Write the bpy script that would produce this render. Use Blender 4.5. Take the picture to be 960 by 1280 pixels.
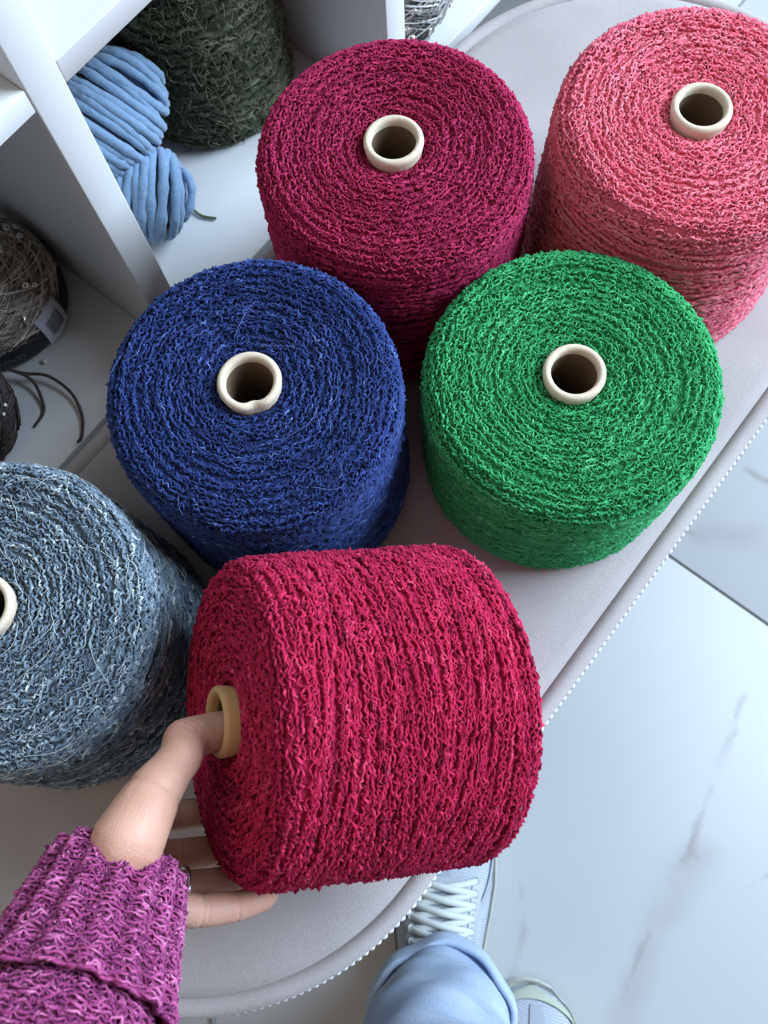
import bpy, math, random
import numpy as np
from mathutils import Matrix, Vector, Euler

for _o in list(bpy.data.objects):
    bpy.data.objects.remove(_o)
SC = bpy.context.scene
COL = SC.collection
PI = math.pi

# ------------------------------------------------------------------ camera
FPX = 1130.0                       # focal length in pixels of the 960x1280 frame
PITCH, ROLL = math.radians(17.0), math.radians(8.6)
BENCH = 0.44                       # height of the bench top
HC = BENCH + 0.615                 # height of the camera
_n = np.array([math.sin(PITCH) * math.sin(ROLL), math.sin(PITCH) * math.cos(ROLL), math.cos(PITCH)])
_up = np.array([0, -1.0, 0])
_y = _up - _n * (_up @ _n); _y /= np.linalg.norm(_y)
_x = np.cross(_y, -_n)
CM = np.stack([_x, _y, -_n], 1)    # world -> camera axes (x right, y down, z forward)
CAMP = np.array([0, 0, HC])


def un(x, y, z):
    """photo pixel -> world point at height z"""
    d = np.array([(x - 480) / FPX, (y - 640) / FPX, 1.0]) @ CM
    return CAMP + d * ((z - HC) / d[2])


cam_d = bpy.data.cameras.new('camera')
cam = bpy.data.objects.new('camera', cam_d)
COL.objects.link(cam)
m = Matrix.Identity(4)
for i in range(3):
    m[i][0] = CM[0][i]; m[i][1] = -CM[1][i]; m[i][2] = -CM[2][i]; m[i][3] = CAMP[i]
cam.matrix_world = m
cam_d.sensor_fit = 'VERTICAL'
cam_d.sensor_height = 36.0
cam_d.lens = FPX * 36.0 / 1280.0
cam_d.clip_start = 0.01
cam_d.dof.use_dof = True
cam_d.dof.focus_distance = 0.52
cam_d.dof.aperture_fstop = 14.0
SC.camera = cam

# ------------------------------------------------------------------ light
world = bpy.data.worlds.new('room_light')
SC.world = world
world.use_nodes = True
bg = world.node_tree.nodes['Background']
bg.inputs[0].default_value = (1.0, 0.88, 0.75, 1)
bg.inputs[1].default_value = 0.22


def area(name, loc, target, size, power, col):
    l = bpy.data.lights.new(name, 'AREA')
    l.shape = 'RECTANGLE'; l.size, l.size_y = size
    l.energy = power; l.color = col
    o = bpy.data.objects.new(name, l); COL.objects.link(o)
    o.location = loc
    o.rotation_euler = (Vector(target) - Vector(loc)).to_track_quat('-Z', 'Y').to_euler()
    return o


area('window_light', (2.5, 1.0, 2.3), (0, 0.25, 0.45), (2.2, 2.0), 280, (0.63, 0.80, 1.0))
area('ceiling_light', (-1.0, -0.7, 2.9), (-0.1, 0.1, 0.4), (1.2, 1.2), 8, (1.0, 0.82, 0.66))

SC.view_settings.view_transform = 'Standard'
SC.view_settings.look = 'None'
SC.view_settings.gamma = 1.0
SC.view_settings.use_curve_mapping = False
SC.view_settings.exposure = 0.0


# ------------------------------------------------------------------ helpers
def lin(r, g, b):
    f = lambda c: (c / 12.92 if c <= 0.04045 else ((c + 0.055) / 1.055) ** 2.4)
    return (f(r / 255), f(g / 255), f(b / 255), 1.0)


def mesh_np(name, V, F, smooth=True, attr=None):
    """V (n,3); F list of arrays (m,k) of equal k or python lists"""
    me = bpy.data.meshes.new(name)
    V = np.asarray(V, dtype=np.float32)
    if not isinstance(F, (list, tuple)):
        F = [F]
    F = [np.asarray(f, dtype=np.int32) for f in F if len(f)]
    nl = sum(f.size for f in F); nf = sum(len(f) for f in F)
    me.vertices.add(len(V)); me.vertices.foreach_set('co', V.ravel())
    me.loops.add(nl); me.polygons.add(nf)
    me.loops.foreach_set('vertex_index', np.concatenate([f.ravel() for f in F]))
    tot = np.concatenate([np.full(len(f), f.shape[1], dtype=np.int32) for f in F])
    st = np.concatenate([[0], np.cumsum(tot)[:-1]]).astype(np.int32)
    me.polygons.foreach_set('loop_start', st)
    if smooth:
        me.polygons.foreach_set('use_smooth', np.ones(nf, dtype=bool))
    me.update(calc_edges=True)
    if attr is not None:
        a = me.attributes.new('tint', 'FLOAT', 'POINT')
        a.data.foreach_set('value', np.asarray(attr, dtype=np.float32))
    return me


class MB:
    """collects pieces of one mesh"""
    def __init__(self):
        self.V = []; self.F = {}; self.n = 0; self.A = []

    def add(self, V, F, att=0.5):
        V = np.asarray(V, float)
        for f in (F if isinstance(F, list) else [F]):
            f = np.asarray(f, int)
            if f.size:
                self.F.setdefault(f.shape[1], []).append(f + self.n)
        self.V.append(V); self.n += len(V)
        self.A.append(np.broadcast_to(np.asarray(att, float), (len(V),)))
        return self

    def mesh(self, name, smooth=True, attr=False):
        return mesh_np(name, np.concatenate(self.V), [np.concatenate(v) for v in self.F.values()], smooth,
                       np.concatenate(self.A) if attr else None)


def obj(name, me, mat, parent=None, kind=None, label=None):
    o = bpy.data.objects.new(name, me)
    COL.objects.link(o)
    if mat is not None:
        me.materials.append(mat)
    if parent is not None:
        o.parent = parent
    if kind:
        o['kind'] = kind
    if label:
        o['label'] = label
    return o


def thing(name, label, cat, loc=(0, 0, 0), rot=None, group=None):
    o = bpy.data.objects.new(name, None)
    COL.objects.link(o)
    o.empty_display_size = 0.02
    o.location = loc
    if rot is not None:
        o.rotation_euler = rot
    o['label'] = label; o['category'] = cat
    if group:
        o['group'] = group
    return o


def tag(o, label, cat, group=None):
    o['label'] = label; o['category'] = cat
    if group:
        o['group'] = group
    return o


def box_vf(x0, x1, y0, y1, z0, z1, b=0.0):
    """box with chamfered edges (b)"""
    if b <= 0:
        V = [(x, y, z) for z in (z0, z1) for y in (y0, y1) for x in (x0, x1)]
        F = [(0, 2, 3, 1), (4, 5, 7, 6), (0, 1, 5, 4), (2, 6, 7, 3), (0, 4, 6, 2), (1, 3, 7, 5)]
        return np.array(V, float), np.array(F)
    import bmesh
    bm = bmesh.new()
    bmesh.ops.create_cube(bm, size=1)
    for v in bm.verts:
        v.co = (x0 + (v.co.x + .5) * (x1 - x0), y0 + (v.co.y + .5) * (y1 - y0), z0 + (v.co.z + .5) * (z1 - z0))
    bmesh.ops.bevel(bm, geom=list(bm.edges), offset=b, segments=2, affect='EDGES', profile=0.5)
    bmesh.ops.triangulate(bm, faces=bm.faces)
    bm.verts.index_update()
    V = np.array([v.co[:] for v in bm.verts]); F = np.array([[v.index for v in f.verts] for f in bm.faces])
    bm.free()
    return V, F


def grid_faces(nu, nv, cu=False, cv=False):
    """vertex index = i*nv+j"""
    I = np.arange(nu if cu else nu - 1); J = np.arange(nv if cv else nv - 1)
    i, j = np.meshgrid(I, J, indexing='ij')
    i2 = (i + 1) % nu; j2 = (j + 1) % nv
    return np.stack([i * nv + j, i2 * nv + j, i2 * nv + j2, i * nv + j2], -1).reshape(-1, 4)


def tube_vf(P, R, k=8, closed=False, ref=None, caps=True):
    """tube along points P (n,3) with radii R; parallel transported frame"""
    P = np.asarray(P, float); n = len(P)
    R = np.broadcast_to(np.asarray(R, float), (n,))
    T = (np.roll(P, -1, 0) - np.roll(P, 1, 0)) if closed else np.gradient(P, axis=0)
    T /= np.maximum(np.linalg.norm(T, axis=1, keepdims=True), 1e-12)
    N = np.zeros_like(P)
    v = np.array(ref if ref is not None else ((0, 0, 1) if abs(T[0][2]) < .9 else (1, 0, 0)), float)
    for i in range(n):
        v = v - T[i] * (v @ T[i]); v /= max(np.linalg.norm(v), 1e-12); N[i] = v
    B = np.cross(T, N)
    a = np.linspace(0, 2 * PI, k, endpoint=False)
    V = P[:, None, :] + R[:, None, None] * (np.cos(a)[None, :, None] * N[:, None, :] + np.sin(a)[None, :, None] * B[:, None, :])
    V = V.reshape(-1, 3)
    F = [grid_faces(n, k, closed, True)]
    if caps and not closed:
        V = np.concatenate([V, [P[0] - T[0] * R[0] * .5, P[-1] + T[-1] * R[-1] * .5]])
        c0, c1 = n * k, n * k + 1
        j = np.arange(k)
        F.append(np.stack([np.full(k, c0), (j + 1) % k, j], 1))
        F.append(np.stack([np.full(k, c1), (n - 1) * k + j, (n - 1) * k + (j + 1) % k], 1))
    return V, F


def smooth_path(pts, n=40):
    """Catmull-Rom through pts"""
    P = np.asarray(pts, float)
    P = np.concatenate([[2 * P[0] - P[1]], P, [2 * P[-1] - P[-2]]])
    m_ = len(P) - 3
    t = np.linspace(0, m_ - 1e-6, n); i = t.astype(int); f = (t - i)[:, None]
    a, b, c, d = P[i], P[i + 1], P[i + 2], P[i + 3]
    return .5 * (2 * b + (c - a) * f + (2 * a - 5 * b + 4 * c - d) * f ** 2 + (3 * b - a - 3 * c + d) * f ** 3)


def lathe_vf(prof, k=48, closed=False):
    prof = np.asarray(prof, float)
    a = np.linspace(0, 2 * PI, k, endpoint=False)
    V = np.stack([prof[:, 0, None] * np.cos(a), prof[:, 0, None] * np.sin(a), np.repeat(prof[:, 1, None], k, 1)], -1)
    return V.reshape(-1, 3), grid_faces(len(prof), k, closed, True)[:, ::-1]


def sphere_vf(c, r, nu=8, nv=6):
    c = np.asarray(c, float)
    th = np.linspace(0, PI, nv + 1)
    return (lambda VF: (VF[0] + c, VF[1]))(lathe_vf(np.stack([np.sin(th) * r + 1e-6, np.cos(th) * r], 1), nu))


# ------------------------------------------------------------------ materials
def newmat(name):
    mt = bpy.data.materials.new(name); mt.use_nodes = True
    nt = mt.node_tree
    return mt, nt, nt.nodes['Principled BSDF']


def plain(name, col, rough=.6, bump=0.0, scale=200.0, var=0.0, metal=0.0, sheen=0.0, spec=.5, coords='Object', sss=0.0):
    mt, nt, p = newmat(name)
    p.inputs['Base Color'].default_value = col
    p.inputs['Roughness'].default_value = rough
    p.inputs['Metallic'].default_value = metal
    p.inputs['Specular IOR Level'].default_value = spec
    if sheen:
        p.inputs['Sheen Weight'].default_value = sheen
        p.inputs['Sheen Roughness'].default_value = .6
    if sss:
        p.inputs['Subsurface Weight'].default_value = sss
        p.inputs['Subsurface Radius'].default_value = (.006, .002, .001)
        p.inputs['Subsurface Scale'].default_value = 1.0
    if bump or var:
        tc = nt.nodes.new('ShaderNodeTexCoord')
        no = nt.nodes.new('ShaderNodeTexNoise'); no.inputs['Scale'].default_value = scale
        no.inputs['Detail'].default_value = 4
        nt.links.new(tc.outputs[coords], no.inputs['Vector'])
        if bump:
            b = nt.nodes.new('ShaderNodeBump'); b.inputs['Strength'].default_value = bump
            b.inputs['Distance'].default_value = .001
            nt.links.new(no.outputs['Fac'], b.inputs['Height']); nt.links.new(b.outputs['Normal'], p.inputs['Normal'])
        if var:
            mx = nt.nodes.new('ShaderNodeMix'); mx.data_type = 'RGBA'
            mx.inputs[6].default_value = tuple(c * (1 - var) for c in col[:3]) + (1,)
            mx.inputs[7].default_value = tuple(min(1, c * (1 + var)) for c in col[:3]) + (1,)
            nt.links.new(no.outputs['Fac'], mx.inputs[0]); nt.links.new(mx.outputs[2], p.inputs['Base Color'])
    return mt


def yarn_mat(name, stops, rough=.85, sheen=.25, fib=1100, famp=.7, gain=(1, 1, 1)):
    """stops: [(pos, sRGB)] along the strand's own dye variation ('tint')"""
    mt, nt, p = newmat(name)
    at = nt.nodes.new('ShaderNodeAttribute'); at.attribute_name = 'tint'
    cr = nt.nodes.new('ShaderNodeValToRGB')
    el = cr.color_ramp.elements
    while len(el) < len(stops):
        el.new(.5)
    for e, (q, c) in zip(el, stops):
        e.position = q; e.color = tuple(min(.9, a * g) for a, g in zip(lin(*c)[:3], gain)) + (1,)
    tc = nt.nodes.new('ShaderNodeTexCoord')
    no = nt.nodes.new('ShaderNodeTexNoise'); no.inputs['Scale'].default_value = fib; no.inputs['Detail'].default_value = 2
    nt.links.new(tc.outputs['Object'], no.inputs['Vector'])
    ma = nt.nodes.new('ShaderNodeMath'); ma.operation = 'MULTIPLY_ADD'; ma.inputs[1].default_value = famp; ma.inputs[2].default_value = -famp * .5
    nt.links.new(no.outputs['Fac'], ma.inputs[0])
    ad = nt.nodes.new('ShaderNodeMath'); ad.operation = 'ADD'; ad.use_clamp = True
    nt.links.new(ma.outputs[0], ad.inputs[0]); nt.links.new(at.outputs['Fac'], ad.inputs[1])
    bu = nt.nodes.new('ShaderNodeBump'); bu.inputs['Strength'].default_value = .8; bu.inputs['Distance'].default_value = .0006
    nt.links.new(no.outputs['Fac'], bu.inputs['Height']); nt.links.new(bu.outputs['Normal'], p.inputs['Normal'])
    nt.links.new(ad.outputs[0], cr.inputs[0])
    nt.links.new(cr.outputs[0], p.inputs['Base Color'])
    p.inputs['Roughness'].default_value = rough
    p.inputs['Specular IOR Level'].default_value = .2
    p.inputs['Sheen Weight'].default_value = sheen
    p.inputs['Sheen Roughness'].default_value = .5
    p.inputs['Sheen Tint'].default_value = lin(*stops[-1][1])
    return mt


# ------------------------------------------------------------------ yarn winding
def rounded(prof, n=12):
    return np.asarray(prof, float)


class Profile:
    """(r,z) polyline by arc length, with outward normal"""
    def __init__(self, pts):
        self.p = np.asarray(pts, float)
        d = np.linalg.norm(np.diff(self.p, axis=0), axis=1)
        self.s = np.concatenate([[0], np.cumsum(d)]); self.L = self.s[-1]
        t = np.gradient(self.p, axis=0); t /= np.linalg.norm(t, axis=1, keepdims=True)
        self.nr = np.stack([-t[:, 1], t[:, 0]], 1)

    def at(self, q):
        q = np.clip(q, 0, self.L)
        r = np.interp(q, self.s, self.p[:, 0]); z = np.interp(q, self.s, self.p[:, 1])
        nr = np.interp(q, self.s, self.nr[:, 0]); nz = np.interp(q, self.s, self.nr[:, 1])
        return r, z, nr, nz


def cone_profile(H, Rt, Rb, r0=.0176, e=.012, eb=.009, dish=.0):
    pts = [(r0, H - .004), (r0 + .006, H - .001)]
    for q in np.linspace(0.25, 1, 7):
        r = r0 + .006 + (Rt - e - r0 - .006) * q
        pts.append((r, H + dish * math.sin(q * PI)))
    for a in np.linspace(0, PI / 2, 8)[1:]:
        pts.append((Rt - e + e * math.sin(a), H - e + e * math.cos(a)))
    for q in np.linspace(0, 1, 8)[1:]:
        pts.append((Rt + (Rb - Rt) * q, H - e + (eb - (H - e)) * q))
    for a in np.linspace(0, PI / 2, 5)[1:]:
        pts.append((Rb - eb + eb * math.cos(a), eb - eb * math.sin(a)))
    p = np.array(pts)
    return Profile(p)


def sm(a, it=1):
    for _ in range(it):
        a = .25 * np.roll(a, 1, 0) + .5 * a + .25 * np.roll(a, -1, 0)
    return a


def strand(rng, mb, P, N, rad, jl, jn, att, sides=3, smo=1):
    """one fuzzy bumpy strand along P with surface normals N"""
    n = len(P)
    T = np.gradient(P, axis=0); T /= np.maximum(np.linalg.norm(T, axis=1, keepdims=True), 1e-12)
    B = np.cross(T, N); B /= np.maximum(np.linalg.norm(B, axis=1, keepdims=True), 1e-12)
    k = 1.8 if smo else 1.0
    P = P + B * (sm(rng.normal(0, 1, n), smo) * k * jl)[:, None] + N * (np.abs(sm(rng.normal(0, 1, n), smo)) * k * jn)[:, None] \
        + T * (rng.normal(0, 1, n) * jl * .35)[:, None]
    rr = rad * rng.uniform(.65, 1.4, n)
    T = np.gradient(P, axis=0); T /= np.maximum(np.linalg.norm(T, axis=1, keepdims=True), 1e-12)
    N2 = N - T * (N * T).sum(1, keepdims=True); N2 /= np.maximum(np.linalg.norm(N2, axis=1, keepdims=True), 1e-12)
    B = np.cross(T, N2)
    a = np.linspace(0, 2 * PI, sides, endpoint=False) + PI / 2
    V = P[:, None, :] + rr[:, None, None] * (np.sin(a)[None, :, None] * N2[:, None, :] + np.cos(a)[None, :, None] * B[:, None, :])
    mb.add(V.reshape(-1, 3), grid_faces(n, sides, False, True), np.repeat(att, sides))


def revolve_path(pf, q, th):
    r, z, nr, nz = pf.at(q)
    c, s = np.cos(th), np.sin(th)
    P = np.stack([r * c, r * s, z], 1); N = np.stack([nr * c, nr * s, nz], 1)
    N /= np.linalg.norm(N, axis=1, keepdims=True)
    return P, N


def curls(rng, mb, pos, n, L=(.0022, .0038), rad=.0007, lift=(.0005, .0016), ang=.9, att=(.5, .25), m_=5):
    """little loops of the boucle standing off the winding; pos(n) -> P, N, T (unit)"""
    P, N, T = pos(n)
    B = np.cross(N, T)
    a = rng.normal(0, ang, n)[:, None]
    D = T * np.cos(a) + B * np.sin(a); E = np.cross(N, D)
    u = np.linspace(-1, 1, m_)[None, :, None]
    ln = rng.uniform(*L, n)[:, None, None] / 2
    h = rng.uniform(*lift, n)[:, None, None]
    w = rng.normal(0, .0009, n)[:, None, None]; w2 = rng.normal(0, .0006, n)[:, None, None]
    C = P[:, None] + D[:, None] * u * ln + E[:, None] * (w * (1 - u ** 2) + w2 * np.sin(u * 4.2)) + N[:, None] * (h * (1 - u ** 2) - .0004)
    k = 3
    al = np.linspace(0, 2 * PI, k, endpoint=False) + PI / 2
    rr = (rad * rng.uniform(.7, 1.3, n))[:, None, None, None] * (1 - .45 * np.abs(u) ** 3)[..., None]
    V = C[:, :, None, :] + rr * (np.sin(al)[None, None, :, None] * N[:, None, None, :] + np.cos(al)[None, None, :, None] * E[:, None, None, :])
    F = (np.arange(n)[:, None, None] * (m_ * k) + grid_faces(m_, k, False, True)[None]).reshape(-1, 4)
    tt = np.clip(rng.normal(att[0], att[1], n), 0, 1)
    mb.add(V.reshape(-1, 3), F, np.repeat(tt, m_ * k))


def profile_pos(rng, pf, w_top=2.2, q_top=.36, q_end=1.0):
    """random places on a winding, denser on its top"""
    qs = np.linspace(0, pf.L * q_end, 400); r = pf.at(qs)[0] * np.where(qs < pf.L * q_top, w_top, 1.0)
    c = np.cumsum(r); c /= c[-1]

    def pos(n):
        q = np.interp(rng.uniform(0, 1, n), c, qs); th = rng.uniform(0, 2 * PI, n)
        P, N = revolve_path(pf, q, th)
        return P, N, np.stack([-np.sin(th), np.cos(th), 0 * th], 1)
    return pos


def wind_cone(seed, pf, pitch=.0019, step=.0013, rad=.00085, jl=.00055, jn=.0008, coarse=1.75, cross=7, turns=2.2, qside=None, ncurl=6400, cang=1.3, crad=.00055, w_top=5.5,
              streak=0.0, crossrad=1.0, tint_w=.16):
    rng = np.random.default_rng(seed)
    mb = MB()
    # backing surface just under the strands
    k = 72
    qs = np.linspace(0, pf.L, 40)
    r, z, nr, nz = pf.at(qs)
    prof = np.stack([r - nr * .0012, z - nz * .0012], 1)
    prof = np.concatenate([prof, [[.012, prof[-1, 1]]]])
    V, F = lathe_vf(prof, k); mb.add(V, F, .45)
    # base spiral
    th = [0.0]; q = [0.0]
    dq = pitch
    qq = 0.0; tt = 0.0
    Q = []; TH = []
    while qq < pf.L:
        r_ = float(np.interp(qq, pf.s, pf.p[:, 0]))
        k_ = 1.0 if qq < pf.L * .40 else coarse
        dth = step * k_ / max(r_, .004)
        tt += dth; qq += pitch * k_ * dth / (2 * PI)
        Q.append(qq); TH.append(tt)
    Q = np.array(Q); TH = np.array(TH)
    # the strand wanders off its exact track, slowly
    wob = np.zeros(len(Q))
    for f, a in ((.37, .0012), (1.3, .0008), (2.7, .0007), (6.3, .0005)):
        wob += a * np.sin(TH * f + rng.uniform(0, 6))
    nk = int(TH[-1] / .55) + 3
    wob += np.interp(TH / .55, np.arange(nk), rng.normal(0, .0011, nk))
    P, N = revolve_path(pf, Q + wob, TH)
    n = len(Q)
    turn_t = np.interp(TH / (2 * PI), np.arange(0, 400), rng.normal(0, 1, 400))
    att = .5 + tint_w * (.55 * sm(rng.normal(0, 1, n), 2) * 2 + .5 * turn_t)
    if streak:
        st = sm(rng.normal(0, 1, n), 6); st = st / st.std()
        att = att + streak * np.clip(st - .9, 0, 1.2)
    strand(rng, mb, P, N, rad * np.where(Q < pf.L * .40, 1.0, 1 + (coarse - 1) * .5), jl * np.where(Q < pf.L * .36, 1.6, 1.3), jn, np.clip(att, 0, 1), smo=0)
    # cross-wound strands over the side (and a few over the top)
    q0 = qside if qside is not None else pf.L * .36
    for i in range(cross):
        q1, q2 = (q0, pf.L * .985) if i % 2 else (pf.L * .985, q0)
        tn = turns * rng.uniform(.7, 1.35)
        ln = tn * 2 * PI * .087
        m_ = int(ln / step)
        u = np.linspace(0, 1, m_)
        qv = q1 + (q2 - q1) * u + .003 * np.sin(u * rng.uniform(8, 16) + rng.uniform(0, 6))
        tv = rng.uniform(0, 2 * PI) + u * tn * 2 * PI
        P, N = revolve_path(pf, qv, tv)
        P = P + N * .0006
        att = .5 + tint_w * (.6 * sm(rng.normal(0, 1, m_), 2) * 2 + .5 * rng.normal())
        if streak:
            st = sm(rng.normal(0, 1, m_), 6); st = st / st.std(); att = att + streak * np.clip(st - .9, 0, 1.2)
        strand(rng, mb, P, N, rad * crossrad, jl * .8, jn, np.clip(att, 0, 1), smo=0)
    if ncurl:
        curls(rng, mb, profile_pos(rng, pf, w_top), ncurl, ang=cang, rad=crad, att=(.5, tint_w))
    return mb


def hairs(rng, mb, pf, n, ln=(.008, .03), rad=.00018, att=.95, qr=(0, 1), ang=.45, wav=.0015, lift=.0028):
    """stray fibres lying on the winding"""
    for i in range(n):
        q = pf.L * rng.uniform(*qr); th = rng.uniform(0, 2 * PI)
        L = rng.uniform(*ln); m_ = 6
        r = float(np.interp(q, pf.s, pf.p[:, 0]))
        u = np.linspace(0, 1, m_)
        a = rng.normal(0, ang)
        P, N = revolve_path(pf, q + np.sin(a) * L * u + wav * np.sin(u * 5 + rng.uniform(0, 6)), th + np.cos(a) * L * u / max(r, .01))
        P = P + N * (.0012 + lift * np.sin(u * PI) * rng.uniform(.2, 1))[:, None]
        V, F = tube_vf(P, rad, 3, caps=False); mb.add(V, F, att)


M_TUBE = plain('cream_paper_tube', lin(214, 198, 174), .75, .25, 350, .06)
M_TUBE_TAN_SHADE = plain('shaded_tan_tube', lin(200, 158, 108), .75, .25, 350, .06)  # tan copy of the cream tube, shade and reflected light in its colour
M_TUBE_SHADE = plain('shaded_brown_bore', lin(104, 84, 64), .9, .2, 300, .08)  # brown inside, darkened to paint the shade deep in the bore


def paper_tube(parent, H, out, r=.0172, th=.0036, dent=False, mat=None):
    z1 = H + out
    prof = [(r + .0035, .004), (r + .0005, H * .6), (r, H - .004)]
    for a in np.linspace(0, PI, 9):
        prof.append((r - th / 2 + .0005 + (th / 2 + .0006) * math.cos(a), z1 - .003 + .003 * math.sin(a)))
    prof += [(r - th, z1 - .008), (r - th, H * .5), (r - th + .002, .004)]
    V, F = lathe_vf(np.array(prof), 48)
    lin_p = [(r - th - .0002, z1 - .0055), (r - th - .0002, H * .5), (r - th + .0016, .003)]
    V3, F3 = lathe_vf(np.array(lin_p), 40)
    if dent:
        ang = np.arctan2(V[:, 1], V[:, 0])
        d = np.angle(np.exp(1j * (ang - dent)))
        w = np.exp(-(d / .28) ** 2) * np.clip((V[:, 2] - (z1 - .012)) / .012, 0, 1)
        V[:, 0] -= np.cos(ang) * w * .0030; V[:, 1] -= np.sin(ang) * w * .0030
        V[:, 2] -= w * .0022
    o = obj('paper_tube', mesh_np('paper_tube', V, F), mat, parent)
    obj('tube_bore_shade', mesh_np('tube_bore_shade', V3, F3), M_TUBE_SHADE, o)  # added inner surface that carries the painted bore shade
    return o


def yarn_cone(label, loc, H, Rt, Rb, mat, seed, rot=None, out=.006, hair=0, dent=False, tube_mat=None, **kw):
    t = thing('yarn_cone', label, 'yarn cone', loc, rot, 'cones of wound yarn on the bench')
    pf = cone_profile(H, Rt, Rb)
    mb = wind_cone(seed, pf, **kw)
    if hair:
        hairs(np.random.default_rng(seed + 7), mb, pf, hair)
    obj('yarn_winding', mb.mesh('yarn_winding', True, True), mat, t, kind='stuff')
    paper_tube(t, H, out, dent=dent, mat=tube_mat or M_TUBE)
    return t


# ------------------------------------------------------------------ bench frame (u along the bench, n across)
U3 = np.array([.609, .793, 0]); U3 /= np.linalg.norm(U3)
N3 = np.array([U3[1], -U3[0], 0])
BANG = math.atan2(U3[1], U3[0])


def un_loc(u, n, z):
    return U3 * u + N3 * n + np.array([0, 0, z])


def uv_of(P):
    return float(P @ U3), float(P @ N3)


# ------------------------------------------------------------------ floor
def marble_mat():
    mt, nt, p = newmat('white_marble_tile')
    L = nt.links; nd = nt.nodes.new
    geo = nd('ShaderNodeNewGeometry')
    no = nd('ShaderNodeTexNoise'); no.inputs['Scale'].default_value = 5.5; no.inputs['Detail'].default_value = 7
    no.inputs['Roughness'].default_value = .62
    L.new(geo.outputs['Position'], no.inputs['Vector'])
    sub = nd('ShaderNodeVectorMath'); sub.operation = 'SUBTRACT'; sub.inputs[1].default_value = (.5, .5, .5)
    L.new(no.outputs['Color'], sub.inputs[0])
    sc = nd('ShaderNodeVectorMath'); sc.operation = 'SCALE'; sc.inputs['Scale'].default_value = .07
    L.new(sub.outputs[0], sc.inputs[0])
    ad = nd('ShaderNodeVectorMath'); ad.operation = 'ADD'
    L.new(geo.outputs['Position'], ad.inputs[0]); L.new(sc.outputs[0], ad.inputs[1])

    def seg(a, b):
        a = Vector(a); b = Vector(b); d = b - a
        s = nd('ShaderNodeVectorMath'); s.operation = 'SUBTRACT'; s.inputs[1].default_value = a; L.new(ad.outputs[0], s.inputs[0])
        dt = nd('ShaderNodeVectorMath'); dt.operation = 'DOT_PRODUCT'; dt.inputs[1].default_value = d / d.length_squared
        L.new(s.outputs[0], dt.inputs[0])
        cl = nd('ShaderNodeClamp'); L.new(dt.outputs['Value'], cl.inputs[0])
        ml = nd('ShaderNodeVectorMath'); ml.operation = 'SCALE'; ml.inputs[0].default_value = d; L.new(cl.outputs[0], ml.inputs['Scale'])
        s2 = nd('ShaderNodeVectorMath'); s2.operation = 'SUBTRACT'; L.new(s.outputs[0], s2.inputs[0]); L.new(ml.outputs[0], s2.inputs[1])
        ln = nd('ShaderNodeVectorMath'); ln.operation = 'LENGTH'; L.new(s2.outputs[0], ln.inputs[0])
        return ln.outputs['Value']

    def veins(pts_list):
        cur = None
        for pts in pts_list:
            ps = [un(x, y, 0) for x, y in pts]
            for a, b in zip(ps[:-1], ps[1:]):
                v = seg(a, b)
                if cur is None:
                    cur = v
                else:
                    mn = nd('ShaderNodeMath'); mn.operation = 'MINIMUM'; L.new(cur, mn.inputs[0]); L.new(v, mn.inputs[1]); cur = mn.outputs[0]
        return cur

    def falloff(v, w, amt):
        mr = nd('ShaderNodeMapRange'); mr.interpolation_type = 'SMOOTHSTEP'
        mr.inputs['From Min'].default_value = 0; mr.inputs['From Max'].default_value = w
        mr.inputs['To Min'].default_value = amt; mr.inputs['To Max'].default_value = 0
        L.new(v, mr.inputs['Value'])
        n2 = nd('ShaderNodeTexNoise'); n2.inputs['Scale'].default_value = 9; L.new(geo.outputs['Position'], n2.inputs['Vector'])
        mu = nd('ShaderNodeMath'); mu.operation = 'MULTIPLY'; L.new(mr.outputs[0], mu.inputs[0])
        m3 = nd('ShaderNodeMapRange'); m3.inputs['From Min'].default_value = .3; m3.inputs['From Max'].default_value = .6
        L.new(n2.outputs['Fac'], m3.inputs['Value']); L.new(m3.outputs[0], mu.inputs[1])
        return mu.outputs[0]

    thin = veins([[(925, 870), (896, 1000), (872, 1072), (830, 1130), (790, 1220), (768, 1290)],
                  [(872, 1072), (905, 1125), (1010, 1080)], [(860, 1140), (905, 1125)],
                  [(820, 640), (890, 665), (960, 690), (1050, 690)], [(930, 580), (985, 620)], [(630, 1010), (660, 1120), (640, 1230)]])
    wide = veins([[(880, 1075), (826, 1150), (772, 1300)], [(890, 660), (990, 685)]])
    base = nd('ShaderNodeTexNoise'); base.inputs['Scale'].default_value = 3.0; base.inputs['Detail'].default_value = 5
    L.new(ad.outputs[0], base.inputs['Vector'])
    c0 = nd('ShaderNodeMix'); c0.data_type = 'RGBA'
    c0.inputs[6].default_value = lin(164, 166, 168); c0.inputs[7].default_value = lin(181, 182, 182)
    L.new(base.outputs['Fac'], c0.inputs[0])
    c1 = nd('ShaderNodeMix'); c1.data_type = 'RGBA'; c1.inputs[7].default_value = lin(150, 146, 142)
    L.new(falloff(wide, .03, .55), c1.inputs[0]); L.new(c0.outputs[2], c1.inputs[6])
    c2 = nd('ShaderNodeMix'); c2.data_type = 'RGBA'; c2.inputs[7].default_value = lin(124, 114, 104)
    L.new(falloff(thin, .007, .5), c2.inputs[0]); L.new(c1.outputs[2], c2.inputs[6])
    L.new(c2.outputs[2], p.inputs['Base Color'])
    p.inputs['Roughness'].default_value = .38
    p.inputs['Specular IOR Level'].default_value = .3
    return mt


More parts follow.
